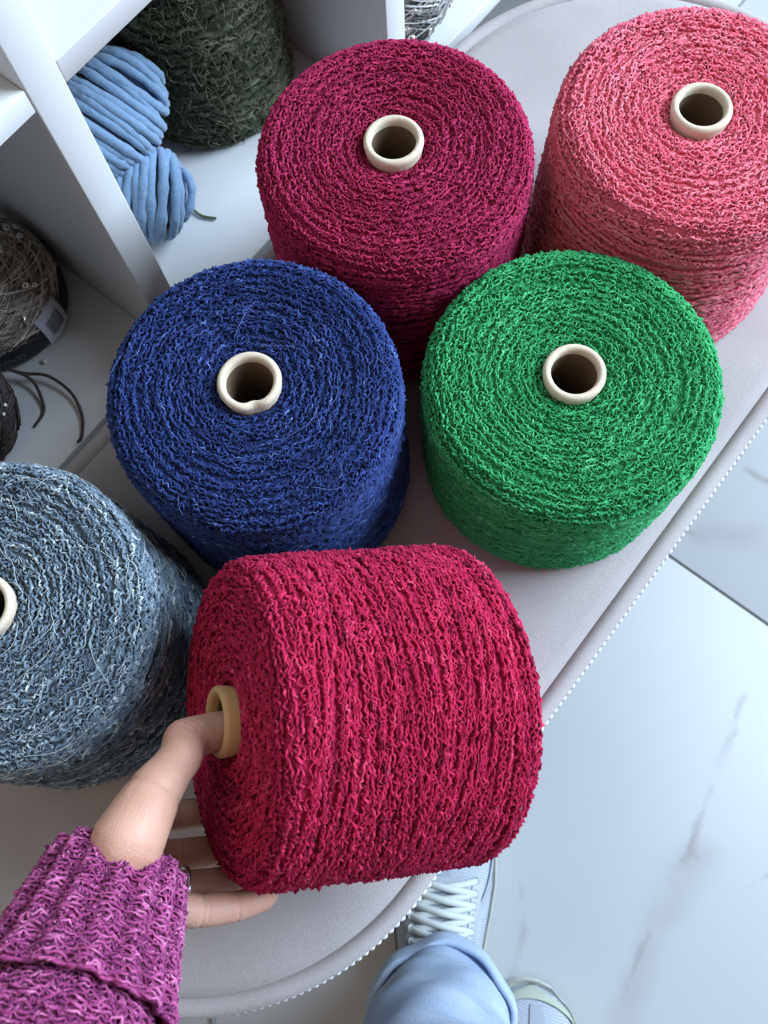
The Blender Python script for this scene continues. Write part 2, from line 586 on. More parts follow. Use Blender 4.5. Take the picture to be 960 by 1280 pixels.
M_MARBLE = marble_mat()
M_GROUT = plain('grey_grout', lin(128, 130, 122), .9, .2, 300)
fl = obj('floor', mesh_np('floor', *box_vf(-2.6, 2.6, -2.6, 2.6, -.03, -.0025)), M_GROUT)
fl.rotation_euler = (0, 0, BANG)
fl['kind'] = 'structure'
TS = .8
Vt, Ft = box_vf(-TS / 2 + .0014, TS / 2 - .0014, -TS / 2 + .0014, TS / 2 - .0014, -.012, 0, .0012)
me_tile = mesh_np('tile', Vt, Ft, False); me_tile.materials.append(M_MARBLE)
for i in range(-3, 3):
    for j in range(-3, 3):
        o = bpy.data.objects.new('tile', me_tile); COL.objects.link(o); o.parent = fl
        # local x = u, local y = -n
        o.location = (.3856 + TS * (i + .5), .30 + TS * (j + .5) - TS, 0)

# ------------------------------------------------------------------ bench
UC0, UC1, NCE, RB_ = -.053, .471, -.1535, .192


def stadium(inset, z, k=40):
    r = RB_ - inset
    pts = []
    a = np.linspace(-PI / 2, PI / 2, k)
    for t in a:
        pts.append((UC1 + r * math.cos(t), r * math.sin(t), z))
    for t in a:
        pts.append((UC0 - r * math.cos(t), -r * math.sin(t), z))
    return np.array(pts)      # local (u, -(n-NCE), z)


def stadium_path(inset, z, step):
    r = RB_ - inset; Ls = UC1 - UC0; per = 2 * Ls + 2 * PI * r
    m_ = int(round(per / step)); s = np.arange(m_) / m_ * per
    P = np.zeros((m_, 3)); T = np.zeros((m_, 3))
    for i, q in enumerate(s):
        if q < Ls:
            P[i] = (UC0 + q, -r, z); T[i] = (1, 0, 0)
        elif q < Ls + PI * r:
            a = -PI / 2 + (q - Ls) / r; P[i] = (UC1 + r * math.cos(a), r * math.sin(a), z); T[i] = (-math.sin(a), math.cos(a), 0)
        elif q < 2 * Ls + PI * r:
            P[i] = (UC1 - (q - Ls - PI * r), r, z); T[i] = (-1, 0, 0)
        else:
            a = PI / 2 + (q - 2 * Ls - PI * r) / r; P[i] = (UC0 + r * math.cos(a), r * math.sin(a), z); T[i] = (-math.sin(a), math.cos(a), 0)
    return P, T


def fabric_mat():
    mt, nt, p = newmat('taupe_suede')
    L = nt.links; nd = nt.nodes.new
    tc = nd('ShaderNodeTexCoord')
    n1 = nd('ShaderNodeTexNoise'); n1.inputs['Scale'].default_value = 900; n1.inputs['Detail'].default_value = 3
    n2 = nd('ShaderNodeTexNoise'); n2.inputs['Scale'].default_value = 14; n2.inputs['Detail'].default_value = 4
    for n in (n1, n2):
        L.new(tc.outputs['Object'], n.inputs['Vector'])
    ad = nd('ShaderNodeMath'); ad.operation = 'MULTIPLY_ADD'; ad.inputs[1].default_value = .5
    L.new(n1.outputs['Fac'], ad.inputs[0]); 
    h = nd('ShaderNodeMath'); h.operation = 'MULTIPLY'; h.inputs[1].default_value = .5
    L.new(n2.outputs['Fac'], h.inputs[0]); L.new(h.outputs[0], ad.inputs[2])
    cr = nd('ShaderNodeValToRGB')
    cr.color_ramp.elements[0].position = .3; cr.color_ramp.elements[0].color = lin(160, 152, 150)
    cr.color_ramp.elements[1].position = .7; cr.color_ramp.elements[1].color = lin(184, 176, 173)
    L.new(ad.outputs[0], cr.inputs[0]); L.new(cr.outputs[0], p.inputs['Base Color'])
    b = nd('ShaderNodeBump'); b.inputs['Strength'].default_value = .35; b.inputs['Distance'].default_value = .0008
    L.new(n1.outputs['Fac'], b.inputs['Height']); L.new(b.outputs['Normal'], p.inputs['Normal'])
    p.inputs['Roughness'].default_value = .92
    p.inputs['Sheen Weight'].default_value = .25
    p.inputs['Specular IOR Level'].default_value = .15
    return mt


M_FAB = fabric_mat()
M_BRAID = plain('pale_braid', lin(206, 203, 204), .8, .2, 800)
M_DARKW = plain('black_plastic_foot', lin(30, 30, 32), .5)
bench = thing('padded_bench', 'grey-taupe suede bench with rounded ends carrying the yarn cones', 'bench', tuple(N3 * NCE), (0, 0, BANG))


def loft_rings(rings, cap_first=False, cap_last=False):
    k = len(rings[0]); V = np.concatenate(rings); F = [grid_faces(len(rings), k, False, True)]
    if cap_first:
        c = len(V); V = np.concatenate([V, [rings[0].mean(0)]]); j = np.arange(k); F.append(np.stack([np.full(k, c), (j + 1) % k, j], 1))
    if cap_last:
        c = len(V); V = np.concatenate([V, [rings[-1].mean(0)]]); j = np.arange(k); o_ = (len(rings) - 1) * k
        F.append(np.stack([np.full(k, c), o_ + j, o_ + (j + 1) % k], 1))
    return V, F


rings = [stadium(.016 + .17599 * q, z) for q, z in ((1, BENCH), (.9, BENCH), (.7, BENCH), (.4, BENCH), (.15, BENCH), (.03, BENCH - .0006))]
rings += [stadium(.0125, BENCH - .0030), stadium(.0110, BENCH - .0065), stadium(.0105, BENCH - .016)]
rings += [stadium(.004, BENCH - .018), stadium(.004, BENCH - .035), stadium(.006, BENCH - .036)]
V, F = loft_rings(rings)
obj('seat_cushion', mesh_np('seat_cushion', V, F), M_FAB, bench)
P, T = stadium_path(.0058, BENCH - .0068, .006)
V, F = tube_vf(P, .0062, 12, closed=True, ref=(0, 0, 1))
obj('edge_piping', mesh_np('edge_piping', V, F), M_FAB, bench)
P, T = stadium_path(.0000, BENCH - .0150, .0052)
mb = MB()
sV, sF = sphere_vf((0, 0, 0), 1, 7, 5)
for i in range(len(P)):
    t = T[i]; o_ = np.array([t[1], -t[0], 0]); z_ = np.array([0, 0, 1.])
    ax = t * .8 + o_ * .35; ax /= np.linalg.norm(ax); bx = np.cross(z_, ax)
    mb.add(P[i] + sV[:, :1] * ax * .0030 + sV[:, 1:2] * bx * .0026 + sV[:, 2:] * z_ * .0032, sF)
obj('braid_trim', mb.mesh('braid_trim'), M_BRAID, bench, kind='stuff')
rings = [stadium(.006, BENCH - .036), stadium(.005, BENCH - .06), stadium(.005, .335), stadium(.010, .325), stadium(.05, .325)]
V, F = loft_rings(rings, False, True)
obj('bench_body', mesh_np('bench_body', V, F), M_FAB, bench)
M_BRASS = plain('brass_leg', lin(176, 150, 96), .35, metal=.8)
for u in (UC0 - .03, UC1 + .03):
    for v in (-.085, .085):
        V, F = tube_vf([(u, v, .326), (u, v, .2), (u, v, .03), (u, v, .003)], [.014, .012, .0095, .0095], 20)
        obj('bench_leg', mesh_np('bench_leg', V, F), M_BRASS, bench)

# ------------------------------------------------------------------ shelving unit
NS = -.369
M_WHITE = plain('white_laminate', lin(218, 217, 215), .38, .03, 120)
M_WHITE2 = plain('white_laminate_inside', lin(205, 200, 194), .45, .03, 120)
shelf = thing('shelving_unit', 'white open cube shelving unit behind the bench, holding balls of yarn', 'shelf', tuple(N3 * NS), (0, 0, BANG))
DEP = .38                              # local x = u, local y = depth away from the front
D1, D2 = (.1435, .1665), (.4310, .4540)
PITCH_S = D2[0] - D1[0]
ZB, ZU = .402, .666
TB = .0155
divs = [(D1[0] - PITCH_S, D1[1] - PITCH_S), D1, D2, (D2[0] + PITCH_S, D2[1] + PITCH_S)]
ROW = ZU + TB - ZB
ztop = ZU + TB + ROW
for i, (a, b) in enumerate(divs):
    V, F = box_vf(a, b, 0, DEP, 0.06, ztop, .0012)
    obj('divider', mesh_np('divider', V, F, False), M_WHITE, shelf)
for i in range(3):
    a, b = divs[i][1], divs[i + 1][0]
    for z in (ZB - ROW - TB + .0, ZB - TB, ZU, ztop - TB):
        ins = .0 if z < ZU - .01 else .0006
        # shelf boards sit between the dividers; their fronts stand flush
        V, F = box_vf(a + .0002, b - .0002, ins, DEP, max(z, .045), max(z, .045) + TB, .0008)
        obj('shelf_board', mesh_np('shelf_board', V, F, False), M_WHITE, shelf)
V, F = box_vf(divs[0][0], divs[-1][1], DEP + .0003, DEP + .006, 0.06, ztop)
obj('back_panel', mesh_np('back_panel', V, F, False), M_WHITE2, shelf)
V, F = box_vf(divs[0][0], divs[-1][1], .02, DEP + .006, 0, .0448)
obj('plinth', mesh_np('plinth', V, F, False), M_WHITE, shelf)

wb = obj('wall_back', mesh_np('wall_back', *box_vf(-2.6, 2.6, 0, .05, 0, 2.8), False), plain('white_plaster', lin(228, 225, 220), .9, .1, 60))
wb.location = tuple(N3 * (NS - DEP - .012)); wb.rotation_euler = (0, 0, BANG); wb['kind'] = 'structure'

# ------------------------------------------------------------------ yarn cones standing on the bench
def BU(r, g, b):
    return (r, g, b)


M_BUR = yarn_mat('burgundy_boucle', [(.05, (96, 16, 44)), (.4, (152, 32, 72)), (.75, (184, 52, 96)), (1, (206, 80, 118))], gain=(1.08, 1.15, 1.08))
M_CRI = yarn_mat('crimson_boucle', [(.05, (104, 12, 40)), (.4, (178, 26, 68)), (.75, (208, 44, 88)), (1, (226, 80, 116))], gain=(.95, 1.1, 1.05))
M_PINK = yarn_mat('salmon_pink_boucle', [(.05, (186, 72, 100)), (.4, (226, 102, 128)), (.75, (240, 134, 152)), (1, (246, 156, 168))], gain=(1.28, 1.2, 1.12))
M_GREEN = yarn_mat('emerald_boucle', [(.05, (20, 86, 52)), (.4, (44, 144, 88)), (.75, (72, 176, 116)), (1, (124, 204, 156))], gain=(1.15, 1.1, 1.0))
M_BLUE = yarn_mat('royal_blue_boucle', [(.05, (16, 22, 56)), (.4, (36, 52, 106)), (.75, (56, 78, 142)), (1, (116, 142, 198))], gain=(1.0, .95, .93))
M_GREY = yarn_mat('denim_grey_boucle', [(.05, (46, 54, 64)), (.35, (90, 106, 124)), (.7, (136, 154, 170)), (1, (216, 224, 224))], gain=(.95, .95, .92))

Z0 = BENCH + .0026
yarn_cone('burgundy boucle yarn cone standing between blue cone and white shelving', (-.0190, .3700, Z0), .154, .0840, .0845, M_BUR, 1)
yarn_cone('emerald green boucle yarn cone standing near the bench edge', (.0860, .2290, Z0), .1285, .0865, .0850, M_GREEN, 2)
yarn_cone('royal blue boucle yarn cone with a dented tube rim', (-.0980, .2140, Z0), .1515, .0832, .0845, M_BLUE, 3, dent=-1.35,
          streak=.22, hair=40, cang=.6)
yarn_cone('salmon pink boucle yarn cone standing at the far bench end', (.1655, .3905, Z0), .1525, .0846, .0890, M_PINK, 4)
yarn_cone('mottled denim grey-blue yarn cone with pale stray fibres', (-.2330, .0862, Z0), .1515, .0836, .0892, M_GREY, 5,
          streak=.35, hair=260, tint_w=.22, cang=.5)

# the cone held in the hand, its far rim resting on the bench
HK = .98
HA = np.array([.8633, .1275, -.4883]); HA /= np.linalg.norm(HA)
HCC = CAMP + (np.array([-.1027, .0308, .5753]) - CAMP) * HK
HS = np.cross(HA, [0, 0, 1.]); HS /= np.linalg.norm(HS)
HT = np.cross(HS, HA)
HH = .134
base = HCC + HA * HH
rm = Matrix(((HS[0], HT[0], -HA[0]), (HS[1], HT[1], -HA[1]), (HS[2], HT[2], -HA[2])))
# columns must be right handed: x=HS, y=?, z=-HA
zc = -HA; xc = HS; yc = np.cross(zc, xc)
rm = Matrix(((xc[0], yc[0], zc[0]), (xc[1], yc[1], zc[1]), (xc[2], yc[2], zc[2])))
yarn_cone('crimson boucle yarn cone tipped up by the hand, thumb in its tube', tuple(base + np.array([0, 0, .0015])), HH, .0822, .0880, M_CRI, 6,
          rot=rm.to_euler(), out=.007, cross=24, turns=1.7, step=.0014, pitch=.0020, rad=.00085, jl=.0006, coarse=1.0, tint_w=.24, hair=14, ncurl=5500, cang=.45, crad=.00055, w_top=1.0, tube_mat=M_TUBE_TAN_SHADE)


def hc(h, phi, r):
    p = math.radians(phi)
    return HCC + HA * h + r * (math.cos(p) * HS - math.sin(p) * HT)


# ------------------------------------------------------------------ yarn on the shelves
# chunky blue skein: two crossing bundles of thick strands
M_SKY = plain('sky_blue_wool', lin(124, 154, 184), .95, .9, 260, .22, sheen=.3, spec=.15)
sk_c = un(165, 215, ZB + .06)
sk_base = np.array([sk_c[0], sk_c[1], ZB])
skein = thing('chunky_skein', 'sky blue skein of thick roving yarn leaning on the shelf divider', 'yarn skein', tuple(sk_base))


def bundle(pix, z, half_len, half_stack, depth, d_pix, n, r, seed):
    """thick loops wound round a bundle: strands run along d_pix as seen, stacked across it"""
    rng = np.random.default_rng(seed)
    c = un(pix[0], pix[1], z)
    v = CAMP - c; v /= np.linalg.norm(v)
    c2 = un(pix[0] + d_pix[0], pix[1] + d_pix[1], z) - c
    d = c2 - v * (c2 @ v); d /= np.linalg.norm(d)
    ax = np.cross(d, v)
    for i in range(n):
        q = -1 + 2 * (i + .5) / n
        f = math.sqrt(max(.05, 1 - (q * .95) ** 2)) ** .8
        a = np.linspace(0, 2 * PI, 48, endpoint=False)
        bow = .006 * q
        P = c + ax * (q * half_stack) + np.outer(np.sign(np.cos(a)) * np.abs(np.cos(a)) ** .8 * half_len * f, d) \
            + np.outer(np.sign(np.sin(a)) * np.abs(np.sin(a)) ** .8 * depth * f, v) \
            + np.outer(np.sin(a * 1 + rng.uniform(0, 6)) * .002 - bow * np.cos(a) ** 2 + .0012 * np.sin(2 * a + rng.uniform(0, 6)), ax)
        P = P + np.outer(rng.normal(0, .0012) * np.ones(48), v)
        rr = r * (1 + .10 * np.sin(a * 12 + rng.uniform(0, 6)) + .06 * rng.normal(size=48))
        V, F = tube_vf(P - sk_base, rr, 8, closed=True)
        obj('strand', mesh_np('strand', V, F), M_SKY, skein)
    th = np.linspace(0, PI, 13)
    V, F = lathe_vf(np.stack([np.sin(th) * .93 + 1e-5, np.cos(th)], 1), 24)
    V = c + np.outer(V[:, 2] * half_stack * .92, ax) + np.outer(V[:, 0] * half_len * .94, d) + np.outer(V[:, 1] * depth * .92, v) - sk_base
    obj('wool_core', mesh_np('wool_core', V, F), M_SKY, skein)


bundle((134, 146), ZB + .086, .039, .051, .031, (100, 68), 17, .0037, 21)
bundle((190, 243), ZB + .039, .034, .031, .030, (-2, 60), 11, .0038, 22)

# dark green mohair cone
M_MOH = yarn_mat('dark_green_mohair', [(.05, (34, 38, 30)), (.5, (56, 62, 48)), (1, (124, 128, 104))], .95, .4, gain=(1.5, 1.4, 1.4))
mo_c = un(297, 187, ZB); _a = mo_c * [1, 1, 0]; mo_c = mo_c + _a / np.linalg.norm(_a) * .074; mo_c = mo_c - U3 * .006; mo_c[2] = ZB + .001

mo = thing('mohair_cone', 'dark green fuzzy mohair yarn cone beside the blue skein', 'yarn cone', tuple(mo_c))
pfm = cone_profile(.20, .066, .069, r0=.016, e=.02, eb=.015)
rng = np.random.default_rng(31)
mbm = wind_cone(32, pfm, pitch=.0034, step=.0026, rad=.0016, jl=.0009, jn=.001, cross=10, ncurl=0)
hairs(rng, mbm, pfm, 1800, (.006, .016), .00026, .85, ang=1.2, wav=.004, lift=.006)
hairs(rng, mbm, pfm, 1900, (.006, .016), .00030, .45, ang=1.2, wav=.004, lift=.006)
obj('fuzzy_winding', mbm.mesh('fuzzy_winding', True, True), M_MOH, mo, kind='stuff')
# its loose end on the board
P = smooth_path([un(236, 255, ZB + .004), un(243, 263, ZB + .0022), un(253, 270, ZB + .002), un(270, 273, ZB + .002)], 24) - mo_c
V, F = tube_vf(P, .0011, 6)
obj('yarn_tail', mesh_np('yarn_tail', V, F, attr=np.full(len(V), .75)), yarn_mat('olive_yarn_tail', [(0, (60, 74, 48)), (1, (96, 112, 78))]), mo)


def ball_profile(r0, R, H):
    """doughnut-like pull ball: hole at the top, flat foot"""
    pts = []
    for a in np.linspace(PI * .97, -PI * .42, 30):
        rr = (R - r0) / 2; cz = H / 2
        pts.append((r0 + rr + rr * math.copysign(abs(math.cos(a)) ** .75, math.cos(a)), cz + cz * math.copysign(abs(math.sin(a)) ** .85, math.sin(a)) if math.sin(a) > 0 else cz + cz * math.sin(a)))
    return Profile(pts)


def pull_ball(parent, pf, mat, seed, n=150, rad=.00075, tw=.6, name='yarn_winding'):
    rng = np.random.default_rng(seed); mb = MB()
    qs = np.linspace(0, pf.L, 30); r, z, nr, nz = pf.at(qs)
    V, F = lathe_vf(np.stack([r - nr * .0012, z - nz * .0012], 1), 40); mb.add(V, F, .1)
    for i in range(n):
        m_ = 30; u = np.linspace(0, 1, m_)
        q1 = pf.L * rng.uniform(0, .35); q2 = pf.L * rng.uniform(.6, 1.0)
        t0 = rng.uniform(0, 2 * PI); sg = rng.choice([-1, 1])
        tv = t0 + sg * u * rng.uniform(.7, 1.3) * tw * 2 * PI
        P, N = revolve_path(pf, q1 + (q2 - q1) * u, tv)
        P = P + N * rng.uniform(0, .0022)
        strand(rng, mb, P, N, rad * rng.uniform(.7, 1.4), .0002, .0003, np.clip(np.full(m_, rng.uniform(.1, .95)) + rng.normal(0, .08, m_), 0, 1), sides=3, smo=2)
    return obj(name, mb.mesh(name, True, True), mat, parent, kind='stuff')


M_TAUPE = yarn_mat('taupe_shiny_yarn', [(.05, (78, 70, 66)), (.5, (150, 140, 132)), (1, (212, 206, 200))], .45, .1, gain=(1.25, 1.2, 1.15))
M_BROWN = yarn_mat('dark_brown_yarn', [(.05, (30, 27, 27)), (.5, (64, 56, 54)), (1, (104, 94, 90))], .6, .1)
M_SILV = yarn_mat('silver_grey_yarn', [(.05, (82, 80, 78)), (.5, (150, 148, 144)), (1, (220, 218, 214))], .4, .1)
M_SEQ = plain('pale_sequin', lin(226, 218, 206), .18, metal=.75)
M_BEAD = plain('pearl_bead', lin(226, 222, 216), .2, spec=.8)
M_BAND = plain('black_paper_band', lin(28, 29, 33), .55, .05, 100)
M_STICK = plain('lavender_white_sticker', lin(206, 204, 214), .6)
M_INK = plain('printed_ink', lin(92, 92, 98), .7)
M_GINK = plain('grey_print', lin(106, 106, 112), .6)

seqV, seqF = lathe_vf([(.0007, .0003), (.0016, .0007), (.0026, .0003), (.0026, -.0001), (.0016, .0002), (.0007, 0)], 10)


def sequins(parent, pf, n, seed, qr, size=(.9, 1.4), mat=None, name='sequin'):
    rng = np.random.default_rng(seed)
    me0 = mesh_np(name, seqV, seqF[:, ::-1]); me0.materials.append(mat)
    for i in range(n):
        q = pf.L * rng.uniform(*qr); th = rng.uniform(0, 2 * PI)
        P, N = revolve_path(pf, np.array([q]), np.array([th]))
        nn = Vector(N[0]) + Vector(rng.normal(0, .35, 3))
        o = bpy.data.objects.new(name, me0); COL.objects.link(o); o.parent = parent
        o.location = Vector(P[0]) + Vector(N[0]) * .0036
        o.rotation_euler = nn.to_track_quat('Z', 'Y').to_euler(); s = rng.uniform(*size); o.scale = (s, s, s)


bc = un(15, 340, ZB + .035)
_u, _n = uv_of(bc); bc = un_loc(min(_u, D1[0] - .0620), -.501, ZB + .0008)
sb = thing('sequined_yarn_ball', 'taupe yarn ball with pale sequins and black paper band', 'yarn ball', tuple(bc))
pfb = ball_profile(.012, .060, .068)
sb.scale = (.93, .93, .93)
pull_ball(sb, pfb, M_TAUPE, 41, 300)
sequins(sb, pfb, 46, 42, (.12, .62), mat=M_SEQ)
sequins(sb, pfb, 10, 43, (.8, .95), mat=M_SEQ)


def ring_band(R, z0, z1, bulge, k=72):
    zz = np.linspace(z0, z1, 7)
    prof = [(R + bulge * math.sin((z - z0) / (z1 - z0) * PI), z) for z in zz]
    prof = prof + [(r - .0008, z) for r, z in prof[::-1]]
    return lathe_vf(np.array(prof), k, True)


V, F = ring_band(.0612, .008, .041, .0022)
band = obj('paper_band', mesh_np('paper_band', V, F), M_BAND, sb)


def on_band(x, z, off, ang0):
    """x metres along the band, z height -> point"""
    R = .0612 + .0022 * np.sin(np.clip((z - .008) / .033, 0, 1) * PI) + off
    a = ang0 + x / .063
    return np.stack([R * np.cos(a), R * np.sin(a), z], -1)


view_ang = math.atan2(-bc[1], -bc[0])          # towards the camera
xs, zs = np.meshgrid(np.linspace(-.014, .014, 12), np.linspace(.007, .045, 10), indexing='ij')
S = on_band(xs, zs, .0010, view_ang + .42)
S2 = on_band(xs, zs, .0016, view_ang + .42)
mb = MB(); g = grid_faces(12, 10); mb.add(S2.reshape(-1, 3), g); mb.add(S.reshape(-1, 3), g[:, ::-1])
stick = obj('sticker', mb.mesh('sticker'), M_STICK, band, label='lavender-white barcode sticker')
mb = MB(); rr = random.Random(3); x = -.008
while x < .008:
    w = rr.choice([.0004, .0007, .0010])
    xs_, zs_ = np.meshgrid([x, x + w], np.linspace(.015, .035, 6), indexing='ij')
    A = on_band(xs_, zs_, .0019, view_ang + .42); mb.add(A.reshape(-1, 3), grid_faces(2, 6)); x += w + rr.choice([.0004, .0007])
# sub-parts stop at the third level: bars belong to the band beside the sticker
obj('barcode_print', mb.mesh('barcode_print'), M_INK, band)
fc = bpy.data.curves.new('lettering', 'FONT'); fc.body = 'CRAVO'; fc.size = .0085; fc.align_x = 'CENTER'; fc.extrude = .00015
fo = bpy.data.objects.new('lettering_src', fc); COL.objects.link(fo)
dg = bpy.context.evaluated_depsgraph_get()
tm = bpy.data.meshes.new_from_object(fo.evaluated_get(dg))
bpy.data.objects.remove(fo)
co = np.zeros(len(tm.vertices) * 3, dtype=np.float32); tm.vertices.foreach_get('co', co); co = co.reshape(-1, 3)
new = on_band(co[:, 0] * 1.15, co[:, 1] + .018, .0006 + co[:, 2], view_ang - .42)
tm.vertices.foreach_set('co', new.astype(np.float32).ravel()); tm.update()
obj('lettering', tm, M_GINK, band)

# dark brown beaded ball
dc = un(-70, 512, ZB + .045); dc = np.array([dc[0], dc[1], ZB + .0008])
db = thing('beaded_yarn_ball', 'dark brown yarn ball with small pearl beads and a loose end', 'yarn ball', tuple(dc))
pfd = ball_profile(.010, .046, .095)
pull_ball(db, pfd, M_BROWN, 51, 260)
beadV, beadF = sphere_vf((0, 0, 0), .0016, 8, 6)
me_b = mesh_np('bead', beadV, beadF); me_b.materials.append(M_BEAD)
for i, (px, py, zz) in enumerate(((17, 493, .062), (31, 506, .050), (6, 530, .060), (14, 529, .056), (2, 470, .075), (22, 520, .050), (10, 450, .078))):
    P = un(px, py, ZB + zz) - dc
    rr_ = float(np.hypot(P[0], P[1]))
    q = np.linspace(pfd.L * .3, pfd.L * .9, 200); r_, z_, _, _ = pfd.at(q)
    k = np.argmin(abs(z_ - P[2])); a = math.atan2(P[1], P[0])
    o = bpy.data.objects.new('bead', me_b); COL.objects.link(o); o.parent = db
    o.location = ((r_[k] + .0028) * math.cos(a), (r_[k] + .0028) * math.sin(a), z_[k])
for pts in ([(10, 462, .016), (33, 467, .012), (60, 470, .010), (88, 490, .006), (102, 518, .003), (102, 545, .0016), (97, 553, .0014)],
            [(12, 462, .016), (33, 470, .012), (45, 482, .008), (54, 505, .003), (53, 518, .0016), (43, 533, .0014)]):
    P = smooth_path([un(x, y, ZB + z) for x, y, z in pts], 40) - dc
    V, F = tube_vf(P, .0013, 7)
    obj('yarn_tail', mesh_np('yarn_tail', V, F, attr=np.full(len(V), .6)), M_BROWN, db)
# bead fallen beside the sequined ball
fb = un(56, 452, ZB + .0022)
V, F = sphere_vf((0, 0, 0), .0021, 12, 8)
o = obj('pearl_bead', mesh_np('pearl_bead', V, F), M_BEAD); o.location = (fb[0], fb[1], ZB + .0026)
tag(o, 'single pearl bead lying on the shelf below the sequined ball', 'bead')

# silver sequined ball in the next compartment
sc_u, sc_n = D2[1] + .052, NS - .062
sc_ = un_loc(sc_u, sc_n, ZB + .0008)
ss = thing('silver_yarn_ball', 'silver-grey glittering sequin yarn ball behind the far divider', 'yarn ball', tuple(sc_))
pfs = ball_profile(.010, .055, .09)
pull_ball(ss, pfs, M_SILV, 61, 150)
sequins(ss, pfs, 60, 62, (.15, .85), mat=M_SEQ)

# ------------------------------------------------------------------ thin cable on the floor under the near bench end
P = smooth_path([un(262, 1262, .0025), un(266, 1276, .0025), un(262, 1300, .0025), un(240, 1340, .0025)], 30)
V, F = tube_vf(P, .0022, 8)
tag(obj('floor_cable', mesh_np('floor_cable', V, F), plain('grey_cable', lin(128, 128, 132), .5)),
    'thin grey cable lying on the marble floor beside the bench', 'cable')

# ------------------------------------------------------------------ person: hand, sleeve, jeans, shoes
person = thing('person', 'person in purple knitted sweater, pale jeans and sneakers holding the crimson cone', 'person', (.06, -.25, 0))
PB = np.array([.06, -.25, 0])


def spheres_mesh(chains, k=12):
    mb = MB(); base_V, base_F = sphere_vf((0, 0, 0), 1, k, k - 2)
    for ch in chains:
        for (a, ra), (b, rb) in zip(ch[:-1], ch[1:]):
            a = np.asarray(a, float); b = np.asarray(b, float)
            L = np.linalg.norm(b - a); n = max(2, int(L / (min(ra, rb) * .22)) + 1)
            for q in np.linspace(0, 1, n):
                mb.add(base_V * (ra + (rb - ra) * q) + a + (b - a) * q, base_F)
    return mb


def remeshed(name, mb, voxel, smooth_it):
    me = mb.mesh(name + '_src')
    o = bpy.data.objects.new(name + '_src', me); COL.objects.link(o)
    md = o.modifiers.new('r', 'REMESH'); md.mode = 'VOXEL'; md.voxel_size = voxel; md.use_smooth_shade = True
    s_ = o.modifiers.new('s', 'SMOOTH'); s_.iterations = smooth_it; s_.factor = .5
    dg = bpy.context.evaluated_depsgraph_get()
    out = bpy.data.meshes.new_from_object(o.evaluated_get(dg))
    bpy.data.objects.remove(o)
    out.name = name
    return out


RF = .0835
ax0 = un(148, 1090, .606)
ax1 = un(110, 1195, .630)
ax2 = un(66, 1310, .655)
ax3 = un(5, 1450, .685)
sdir = (ax1 - ax0) / np.linalg.norm(ax1 - ax0)
W = ax0 + sdir * .032 + np.array([0, 0, .004])                       # wrist
fing = {}
# (phi, [(h, extra radius offset, finger radius)...])
lit = [(hc(-.050, 14, .083), .0095), (hc(-.016, 13, RF + .0075), .0083), (hc(.002, 13, RF + .0086), .0077), (hc(.017, 14, RF + .0078), .0066), (hc(.0215, 15, RF + .0075), .0050)]
rin = [(hc(-.056, 32, .084), .0100), (hc(-.016, 31, RF + .008), .0090), (hc(.008, 31, RF + .0095), .0084), (hc(.030, 31, RF + .0105), .0068)]
mid = [(hc(-.058, 49, .086), .0102), (hc(-.016, 47, RF + .0085), .0092), (hc(.012, 47, RF + .010), .0086), (hc(.034, 47, RF + .0115), .0070)]
ind = [(hc(-.040, 60, .074), .0100), (hc(-.014, 63, RF + .0085), .0090), (hc(.010, 63, RF + .010), .0084), (hc(.030, 63, RF + .0115), .0068)]
thumb = [(un(160, 1052, .628), .0170), (un(178, 1018, .624), .0150), (un(197, 984, .617), .0127), (un(214, 962, .612), .0108), (un(226, 946, .608), .0108),
         (hc(-.0235, 4, .0075) + HT * .002, .0112), (hc(-.010, 20, .0050), .0102), (hc(.006, 30, .0035), .0096), (hc(.014, 30, .0030), .0080)]
elbow = ax3
fdir = sdir
arm = [(W, .0235), (W + fdir * .03, .0235), (ax1 + sdir * .01, .0250), (ax2, .029), (elbow, .035)]
chains = [lit, rin, mid, ind, thumb, arm]
# palm: metacarpals from the wrist to each knuckle, plus web and thenar
Wp = W - fdir * .006
side = (lit[0][0] - ind[0][0]); side /= np.linalg.norm(side)
for k_, fch, w_ in ((0, ind, -.016), (1, mid, -.006), (2, rin, .006), (3, lit, .016)):
    chains.append([(Wp + side * w_ * .9, .0150), ((Wp + side * w_ + fch[0][0]) / 2, .0125), fch[0]])
for A, B in ((ind, mid), (mid, rin), (rin, lit)):
    c = (A[0][0] + B[0][0]) / 2
    chains.append([((Wp + c) / 2, .0125), (c, .0095)])
chains.append([(un(172, 1030, .622), .0140), ((ind[0][0] + mid[0][0]) / 2 + HT * .014, .0110)])
chains.append([(un(184, 1010, .616), .0110), (ind[0][0] + HT * .012, .0100)])
chains.append([(Wp + side * .012, .015), ((Wp + lit[0][0]) / 2 + HA * .004, .014), (lit[0][0] + HT * .012, .0110)])
hand_me = remeshed('body', spheres_mesh(chains), .0012, 7)
# skin creases at the joints
hv = np.zeros(len(hand_me.vertices) * 3, dtype=np.float32); hand_me.vertices.foreach_get('co', hv); hv = hv.reshape(-1, 3).astype(float)
hn = np.zeros(len(hand_me.vertices) * 3, dtype=np.float32); hand_me.vertices.foreach_get('normal', hn); hn = hn.reshape(-1, 3).astype(float)


def crease(c, d, depth=.0007, sig=.0009, reach=.016, bend=0.0):
    c = np.asarray(c); d = np.asarray(d) / np.linalg.norm(d)
    r = hv - c; t = r @ d; lat = np.linalg.norm(r - np.outer(t, d), axis=1)
    w = np.exp(-((t - bend * lat) / sig) ** 2) * (lat < reach) * (np.abs(t) < .01)
    hv[:] = hv - hn * (w * depth)[:, None]


